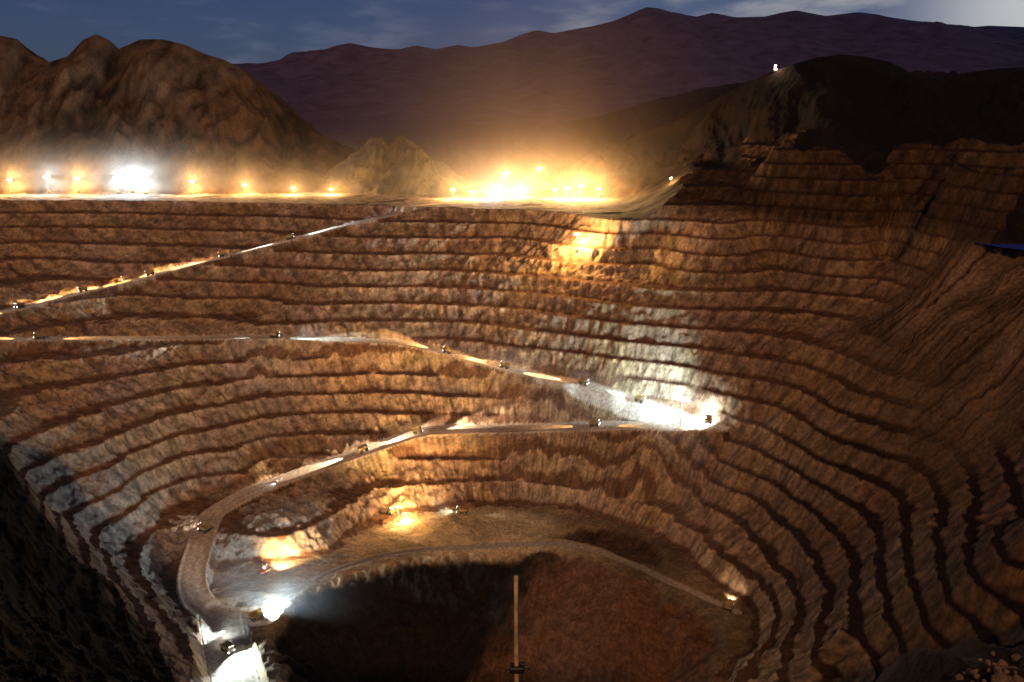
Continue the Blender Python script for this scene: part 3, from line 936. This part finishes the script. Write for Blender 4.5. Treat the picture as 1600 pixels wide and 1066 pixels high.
truck(loc, math.radians(150), 'haul truck facing the bank on the bend of the lower ramp', col=PALE, power=2e4, rear=0.0, angle=80, pitch=0.05)

# ------------------------------------------------------------------ pickup on the bench above the ramp
def make_pickup(loc, rz, label):
    t = thing('pickup_truck', label, 'pickup', loc, rz)
    bm = B()
    prism(bm, [(2.6, 0.55), (2.6, 1.1), (1.2, 1.25), (-2.6, 1.25), (-2.6, 0.55)], -0.9, 0.9)
    link('body', bm, M['white'], t)
    bm = B()
    prism(bm, [(1.2, 1.24), (0.6, 1.85), (-0.7, 1.85), (-0.8, 1.24)], -0.82, 0.82)
    c = link('cab', bm, M['white'], t)
    bm = B()
    for s_ in (-1, 1):
        box(bm, (0.1, s_ * 0.84, 1.55), (1.0, 0.04, 0.38))
    link('window', bm, M['glass'], c)
    for x in (1.6, -1.6):
        for y in (-0.85, 0.85):
            bm = B(); tube(bm, (x, y - 0.13, 0.4), (x, y + 0.13, 0.4), 0.4, n=16)
            link('wheel', bm, M['rubber'], t)
    for y in (-0.65, 0.65):
        bm = B(); box(bm, (2.62, y, 0.9), (0.1, 0.4, 0.25))
        link('headlight', bm, M['headlamp'], t)
    spot(t, (2.9, 0, 1.0), (1, 0, -0.05), COOL, 9e3, 80)
    return t
loc, a, sl = on_road('lower', 437, 751)
make_pickup(loc, a + 0.3, 'small white pickup with lit headlights on the lower ramp')

# ------------------------------------------------------------------ excavators
def make_excavator(loc, rz, label, paint):
    t = thing('excavator', label, 'excavator', loc, rz, 'excavators in the pit')
    for s_ in (-1, 1):
        bm = B()
        prism(bm, [(-3, 0.5), (-2.6, 0.0), (2.6, 0.0), (3, 0.5), (2.8, 1.1), (-2.8, 1.1)], s_ * 2.0 - 0.45, s_ * 2.0 + 0.45)
        link('track', bm, M['dark'], t)
    bm = B()
    box(bm, (-0.8, 0, 2.4), (4.6, 3.8, 2.0), bev=0.2)
    tube(bm, (0, 0, 1.0), (0, 0, 1.5), 1.4, n=18)
    h = link('house', bm, paint, t)
    bm = B(); box(bm, (-3.5, 0, 2.2), (0.9, 3.7, 1.5), bev=0.25)
    link('counterweight', bm, M['dark'], h)
    bm = B(); box(bm, (1.5, 1.3, 3.0), (1.7, 1.2, 2.2), bev=0.15)
    c = link('cab', bm, paint, t)
    bm = B(); box(bm, (2.38, 1.3, 3.4), (0.06, 1.0, 1.0)); box(bm, (1.5, 1.93, 3.4), (1.2, 0.06, 0.9))
    link('window', bm, M['glass'], c)
    bm = B()
    prism(bm, [(1.6, 2.2), (4.2, 6.8), (7.4, 7.2), (7.5, 6.6), (4.6, 6.0), (2.6, 2.2)], -0.45, 0.45)
    tube(bm, (1.9, 0.7, 2.0), (4.3, 0.55, 5.6), 0.16)
    tube(bm, (1.9, -0.7, 2.0), (4.3, -0.55, 5.6), 0.16)
    link('boom', bm, paint, t)
    bm = B()
    prism(bm, [(6.6, 7.9), (7.6, 7.4), (8.6, 3.2), (8.1, 3.1), (6.9, 6.6)], -0.32, 0.32)
    tube(bm, (4.8, 0, 7.0), (6.8, 0, 7.8), 0.15)
    link('arm', bm, paint, t)
    bm = B()
    prism(bm, [(8.0, 3.3), (8.9, 3.2), (9.3, 2.2), (8.6, 1.2), (7.4, 1.0), (7.2, 1.5), (8.2, 1.9), (8.5, 2.4)], -1.0, 1.0)
    link('bucket', bm, M['dark'], t)
    bm = B(); box(bm, (2.2, 1.3, 4.25), (0.3, 0.9, 0.3))
    link('work_lamp', bm, M['lamp_w'], t)
    return t
loc = on_ground(411, 896, -240)
make_excavator(loc, math.radians(50), 'red excavator dark against the glowing alcove beside the ramp', M['red'])
loc = on_ground(612, 806, -240)
make_excavator(loc, math.radians(70), 'yellow excavator digging the far wall beside the floor lamps', M['yellow'])

# ------------------------------------------------------------------ conveyor at the plant
def make_conveyor():
    a = Vector(atY(848, 262, 1330)); b = Vector(atY(797, 287, 1270))
    b.z = ground_z(b.x, b.y) + 2
    t = thing('conveyor', 'inclined lattice conveyor rising to the top of the central heap', 'conveyor', (b.x, b.y, b.z - 2))
    d = a - b
    o = Vector((0, 0, 2))
    bm = B()
    for s_ in (-1, 1):
        side = Vector((0, s_ * 1.2, 0))
        for h_ in (0, 2.2):
            tube(bm, o + side + Vector((0, 0, h_)), o + d + side + Vector((0, 0, h_)), 0.2, n=6)
        for k in range(14):
            f0, f1 = k / 14, (k + 1) / 14
            tube(bm, o + side + d * f0, o + side + d * f1 + Vector((0, 0, 2.2)), 0.12, n=5)
    link('truss', bm, M['steel'], t)
    bm = B()
    r = bmesh.ops.create_cube(bm, size=1)
    q = d.to_track_quat('X', 'Z')
    bmesh.ops.transform(bm, matrix=Matrix.Translation(o + d / 2 + Vector((0, 0, 1.1))) @ q.to_matrix().to_4x4() @ Matrix.Diagonal((d.length, 2.0, 0.2, 1)), verts=r['verts'])
    link('belt', bm, M['dark'], t)
    for f in (0.35, 0.75):
        p = o + d * f
        gz = ground_z(b.x + p.x, b.y + p.y) - (b.z - 2)
        for s_ in (-1, 1):
            bm = B(); tube(bm, (p.x, p.y + s_ * 1.2, p.z), (p.x, p.y + s_ * 2.5, min(gz, p.z - 1) - 0.5), 0.3, n=8)
            link('trestle_leg', bm, M['steel'], t)
make_conveyor()

# ------------------------------------------------------------------ hilltop beacon
x, y, z = atY(1211, 112, 1172)
z = ground_z(x, y)
t = thing('beacon', 'small pinkish lamp on a hut on top of the right hill', 'beacon', (x, y, z))
bm = B(); box(bm, (0, 0, 1.5), (5, 4, 3), bev=0.1); link('hut', bm, M['shed'], t)
bm = B(); tube(bm, (0, 0, 3), (0, 0, 5.5), 0.15, n=8); link('pole', bm, M['steel'], t)
bm = B(); bmesh.ops.create_uvsphere(bm, u_segments=14, v_segments=8, radius=1.5, matrix=Matrix.Translation((0, 0, 6.2)))
link('lamp', bm, M['lamp_r'], t, smooth=True)
point(t, (0, -4, 6.0), (1.0, 0.6, 0.4), 2.5e4, 0.5)

# ------------------------------------------------------------------ pole in the foreground
x, y, z = atY(808, 900, 20)
gz = ground_z(x, y) - 0.4
t = thing('pole', 'weathered yellow brown pole with a black clamp standing below the viewpoint', 'pole', (x, y, gz))
bm = B()
prev = None
N = 12
hgt = z - gz
rings = []
for k in range(N + 1):
    f = k / N
    r = 0.085 - 0.022 * f + 0.006 * random.uniform(-1, 1)
    cx, cy = 0.03 * math.sin(f * 5), 0.02 * math.cos(f * 4)
    rings.append([bm.verts.new((cx + r * math.cos(a_ * math.pi / 5), cy + r * math.sin(a_ * math.pi / 5), f * hgt)) for a_ in range(10)])
for A_, B_ in zip(rings, rings[1:]):
    for i in range(10):
        bm.faces.new((A_[i], A_[(i + 1) % 10], B_[(i + 1) % 10], B_[i]))
bm.faces.new(rings[-1])
link('shaft', bm, M['wood'], t, smooth=True)
_, _, zc = atY(808, 1043, 20)
bm = B()
box(bm, (0, -0.04, zc - gz), (0.42, 0.3, 0.20), bev=0.03)
box(bm, (0.16, -0.06, zc - gz + 0.13), (0.12, 0.14, 0.16), bev=0.02)
tube(bm, (-0.34, -0.05, zc - gz - 0.02), (0.42, -0.05, zc - gz + 0.02), 0.035, n=8)
link('clamp', bm, M['black'], t)

# ------------------------------------------------------------------ boulders in the right corner
rockm = attr_mat('boulder_rock', scale=2.5, bump=0.5)
for nd in rockm.node_tree.nodes:
    if nd.type == 'ATTRIBUTE':
        rockm.node_tree.nodes.remove(nd)
        break
for nd in rockm.node_tree.nodes:
    if nd.type == 'VECT_MATH': nd.inputs[0].default_value = (0.21, 0.135, 0.08)
shapes = []
for k in range(7):
    bm = B()
    bmesh.ops.create_icosphere(bm, subdivisions=3, radius=1.0)
    sx = [random.uniform(0.75, 1.2) for _ in range(3)]
    planes = [(Vector((random.gauss(0, 1), random.gauss(0, 1), random.gauss(0, 1))).normalized(), random.uniform(0.5, 0.85)) for _ in range(11)]
    for v_ in bm.verts:
        c = v_.co.copy()
        for n_, d_ in planes:
            e = c.dot(n_)
            if e > d_: c -= n_ * (e - d_)
        c *= 1 + 0.05 * float(gnoise(np.array(c.x * 3 + k), np.array(c.y * 3 + c.z * 2), 5))
        v_.co = Vector((c.x * sx[0], c.y * sx[1], c.z * sx[2] * 0.85))
    me = bpy.data.meshes.new('boulder')
    bm.to_mesh(me); bm.free()
    me.materials.append(rockm)
    shapes.append(me)
placed = []
for k in range(3000):
    if len(placed) > 210: break
    u, v = random.uniform(1470, 1640), random.uniform(1012, 1110)
    if v < 1078 - 62 * sstep(1465, 1540, u): continue
    Yb = 25 + random.uniform(-3, 1.5) - (v - 1040) * 0.03
    x, y, z = atY(u, v, Yb)
    z = ground_z(x, y)
    s_ = random.choice([0.08, 0.1, 0.12, 0.14, 0.18, 0.22, 0.28])
    if any((x - p[0]) ** 2 + (y - p[1]) ** 2 < (0.62 * (s_ + p[2])) ** 2 for p in placed): continue
    placed.append((x, y, s_))
    o = bpy.data.objects.new('boulder', random.choice(shapes))
    o.location = (x, y, z + s_ * 0.45); o.scale = (s_,) * 3
    o.rotation_euler = [random.uniform(0, 6.28) for _ in range(3)]
    o['label'] = 'reddish brown boulder in the rubble heap at the bottom right corner'
    o['category'] = 'boulder'
    o['group'] = 'boulders of the rubble heap in the bottom right corner'
    COL.objects.link(o)

# ------------------------------------------------------------------ shrubs on the dark left slope (one mass)
near = near_left(Xg, Yg) > 0.5
near &= (fbm(Xg / 14, Yg / 14, 2, 95) > 0.05) & (Yg > 70)
ii = np.argwhere(near)
rg = np.random.default_rng(4)
sel = ii[rg.choice(len(ii), 1700, replace=False)]
qs = []
for i, j in sel:
    c = np.array([Xg[i, j], Yg[i, j], Zg[i, j]])
    R0 = rg.uniform(0.8, 2.6)
    for k in range(26):
        d_ = rg.normal(size=3); d_ /= np.linalg.norm(d_); d_[2] = abs(d_[2])
        p = c + d_ * R0 * rg.uniform(0.4, 1.0)
        a_ = rg.normal(size=3); a_ /= np.linalg.norm(a_)
        b_ = np.cross(a_, rg.normal(size=3)); b_ /= np.linalg.norm(b_)
        s_ = rg.uniform(0.12, 0.3)
        qs += [p - a_ * s_ - b_ * s_ * .6, p + a_ * s_ - b_ * s_ * .6, p + a_ * s_ + b_ * s_ * .6, p - a_ * s_ + b_ * s_ * .6]
qs = np.array(qs)
shrub = mesh_np('shrubs', qs, np.arange(len(qs)).reshape(-1, 4), None, pmat('shrub_leaf', (0.055, 0.06, 0.022), 0.8, var=0.5, scale=0.3), smooth=False)
shrub['kind'] = 'stuff'
shrub['label'] = 'dark scrubby shrubs scattered over the shaded slope at left'
shrub['category'] = 'shrubs'

# ------------------------------------------------------------------ pool of water on the right shelf
wm = bpy.data.materials.new('still_water')
wm.use_nodes = True
b = wm.node_tree.nodes['Principled BSDF']
b.inputs['Base Color'].default_value = (0.02, 0.05, 0.36, 1)  # blue of the mirrored sky painted into the base colour
b.inputs['Roughness'].default_value = 0.35
nz = wm.node_tree.nodes.new('ShaderNodeTexNoise'); nz.inputs['Scale'].default_value = 0.6
bp = wm.node_tree.nodes.new('ShaderNodeBump'); bp.inputs['Strength'].default_value = 0.05
wm.node_tree.links.new(nz.outputs['Fac'], bp.inputs['Height']); wm.node_tree.links.new(bp.outputs['Normal'], b.inputs['Normal'])
wz = 4.6
ol = [at(u, v, wz) for u, v in [(1478, 358), (1500, 359), (1530, 364), (1562, 372), (1600, 381), (1640, 390), (1600, 391), (1560, 386), (1525, 379), (1498, 369)]]
bm = B(); bm.faces.new([bm.verts.new(p) for p in ol][::-1])
o = link('water', bm, wm); o['kind'] = 'structure'

# ------------------------------------------------------------------ lit dust over plant and ramp foot; denser banks added to make lamps bloom
def haze(label, loc, half_w, depth, top, sx, sy, sz, dens, col, below=6.0):
    "a bank of dust: thickest at its foot, thinning out sideways, upwards and to the back"
    m = bpy.data.materials.new('dust_air')
    m.use_nodes = True
    nt = m.node_tree
    nt.nodes.remove(nt.nodes['Principled BSDF'])
    N = nt.nodes.new; L = nt.links.new
    vs = N('ShaderNodeVolumeScatter')
    vs.inputs['Color'].default_value = (*col, 1)
    tc = N('ShaderNodeTexCoord')
    dv = N('ShaderNodeVectorMath'); dv.operation = 'DIVIDE'
    dv.inputs[1].default_value = (sx, sy, sz)
    L(tc.outputs['Object'], dv.inputs[0])
    ln = N('ShaderNodeVectorMath'); ln.operation = 'DOT_PRODUCT'
    L(dv.outputs[0], ln.inputs[0]); L(dv.outputs[0], ln.inputs[1])
    ex = N('ShaderNodeMath'); ex.operation = 'MULTIPLY'; ex.inputs[1].default_value = -1.0
    L(ln.outputs['Value'], ex.inputs[0])
    e2 = N('ShaderNodeMath'); e2.operation = 'EXPONENT'; L(ex.outputs[0], e2.inputs[0])
    nz = N('ShaderNodeTexNoise'); nz.inputs['Scale'].default_value = 2.2 / sz; nz.inputs['Detail'].default_value = 3
    L(tc.outputs['Object'], nz.inputs['Vector'])
    mr = N('ShaderNodeMapRange'); mr.inputs['From Min'].default_value = 0.3; mr.inputs['From Max'].default_value = 0.75
    mr.inputs['To Min'].default_value = 0.7 * dens; mr.inputs['To Max'].default_value = 1.25 * dens
    L(nz.outputs['Fac'], mr.inputs['Value'])
    mu = N('ShaderNodeMath'); mu.operation = 'MULTIPLY'
    L(e2.outputs[0], mu.inputs[0]); L(mr.outputs['Result'], mu.inputs[1])
    L(mu.outputs[0], vs.inputs['Density'])
    L(vs.outputs['Volume'], nt.nodes['Material Output'].inputs['Volume'])
    m.cycles.volume_sampling = 'MULTIPLE_IMPORTANCE'
    bm = B()
    box(bm, (0, depth / 2, (top - below) / 2), (2 * half_w, depth, top + below))
    o = link('dust_haze', bm, m, loc=loc)
    o['kind'] = 'stuff'; o['category'] = 'dust haze'; o['label'] = label
    return o
sc.cycles.volume_step_rate = 4
sc.cycles.volume_max_steps = 96
if HAZE:
    haze('warm glowing dust haze rising behind the plant at the centre', (25, 1128, 0), 620, 620, 620, 190, 260, 190, 0.0010, (1.0, 0.72, 0.50))
    haze('added golden haze bank giving the plant lamps their glow', (20, 1129, 0), 420, 260, 240, 170, 120, 48, 0.0055, (1.0, 0.84, 0.66))
    haze('added haze bank giving bloom to the row of lamps on the left rim', (-620, 1190, 5), 420, 230, 300, 300, 30, 46, 0.017, (1.0, 0.86, 0.74), 8)
    haze('pale mist around the foot of the lower ramp', (-196, 512, -245), 130, 90, 110, 45, 40, 36, 0.009, (0.92, 0.97, 1.0))

# ------------------------------------------------------------------ world and the one sun
SUN_EL, SUN_AZ = math.radians(38), math.radians(185)      # azimuth clockwise from +Y: behind and to the left
w = bpy.data.worlds.new('World')
sc.world = w
w.use_nodes = True
nt = w.node_tree
N_ = nt.nodes.new
L_ = nt.links.new
bg = nt.nodes['Background']
sky = N_('ShaderNodeTexSky')
sky.sky_type = 'NISHITA'
sky.sun_disc = False
sky.sun_elevation = SUN_EL
sky.sun_rotation = SUN_AZ
tcn = N_('ShaderNodeTexCoord')
def mix(kind, a, b, fac=None):
    m = N_('ShaderNodeMix'); m.data_type = 'RGBA'; m.blend_type = kind
    m.inputs['Factor'].default_value = 1.0
    for s_, v_ in (('A', a), ('B', b)):
        i_ = [q for q in m.inputs if q.name == s_ and q.type == 'RGBA'][0]
        if hasattr(v_, 'is_linked'): L_(v_, i_)
        else: i_.default_value = (*v_, 1)
    if fac is not None: L_(fac, m.inputs['Factor'])
    return [q for q in m.outputs if q.type == 'RGBA'][0]
def mapr(v_, a, b, c, d_, smooth=True):
    m = N_('ShaderNodeMapRange')
    if smooth: m.interpolation_type = 'SMOOTHSTEP'
    for k_, q in zip(('From Min', 'From Max', 'To Min', 'To Max'), (a, b, c, d_)): m.inputs[k_].default_value = q
    L_(v_, m.inputs['Value'])
    return m.outputs['Result']
skyc = mix('MULTIPLY', sky.outputs['Color'], (0.30, 0.36, 0.66))
# thin night clouds, stretched along the horizon
mp = N_('ShaderNodeMapping'); mp.inputs['Scale'].default_value = (3.2, 3.2, 13.0)
L_(tcn.outputs['Generated'], mp.inputs['Vector'])
cn = N_('ShaderNodeTexNoise'); cn.inputs['Scale'].default_value = 1.6; cn.inputs['Detail'].default_value = 7; cn.inputs['Roughness'].default_value = 0.55
L_(mp.outputs['Vector'], cn.inputs['Vector'])
cf = mapr(cn.outputs['Fac'], 0.45, 0.68, 0.0, 0.85)
# moonlit part of the sky: high on the right
gd = Vector(ray(1625, -5)).normalized()
dt = N_('ShaderNodeVectorMath'); dt.operation = 'DOT_PRODUCT'
L_(tcn.outputs['Generated'], dt.inputs[0]); dt.inputs[1].default_value = gd
near_moon = mapr(dt.outputs['Value'], 0.80, 1.0, 0.0, 1.0)
t0_ = mapr(dt.outputs['Value'], 0.976, 1.0, 0.0, 1.0, False)
pw = N_('ShaderNodeMath'); pw.operation = 'POWER'; pw.inputs[1].default_value = 5.0; L_(t0_, pw.inputs[0]); tight = pw.outputs[0]
cl_col = mix('MIX', (4.6, 5.0, 7.4), (11.0, 11.0, 11.0), near_moon)
skyc = mix('MIX', skyc, cl_col, cf)
glow1 = mix('MIX', (0, 0, 0), (1.3, 1.4, 1.8), near_moon)
skyc = mix('ADD', skyc, glow1)
glow2 = mix('MIX', (0, 0, 0), (14, 13.4, 11.4), tight)
skyc = mix('ADD', skyc, glow2)
L_(skyc, bg.inputs['Color'])
bg.inputs['Strength'].default_value = 0.03

sl = bpy.data.lights.new('sun', 'SUN')
sl.energy = 1.2
sl.angle = math.radians(3)
sl.color = (1.0, 0.515, 0.19)
so = bpy.data.objects.new('sun', sl)
d = Vector((math.sin(SUN_AZ) * math.cos(SUN_EL), math.cos(SUN_AZ) * math.cos(SUN_EL), math.sin(SUN_EL)))
so.rotation_euler = d.to_track_quat('Z', 'Y').to_euler()
so.location = d * 500
COL.objects.link(so)

sc.view_settings.view_transform = 'Standard'
sc.view_settings.look = 'None'
sc.view_settings.exposure = 0
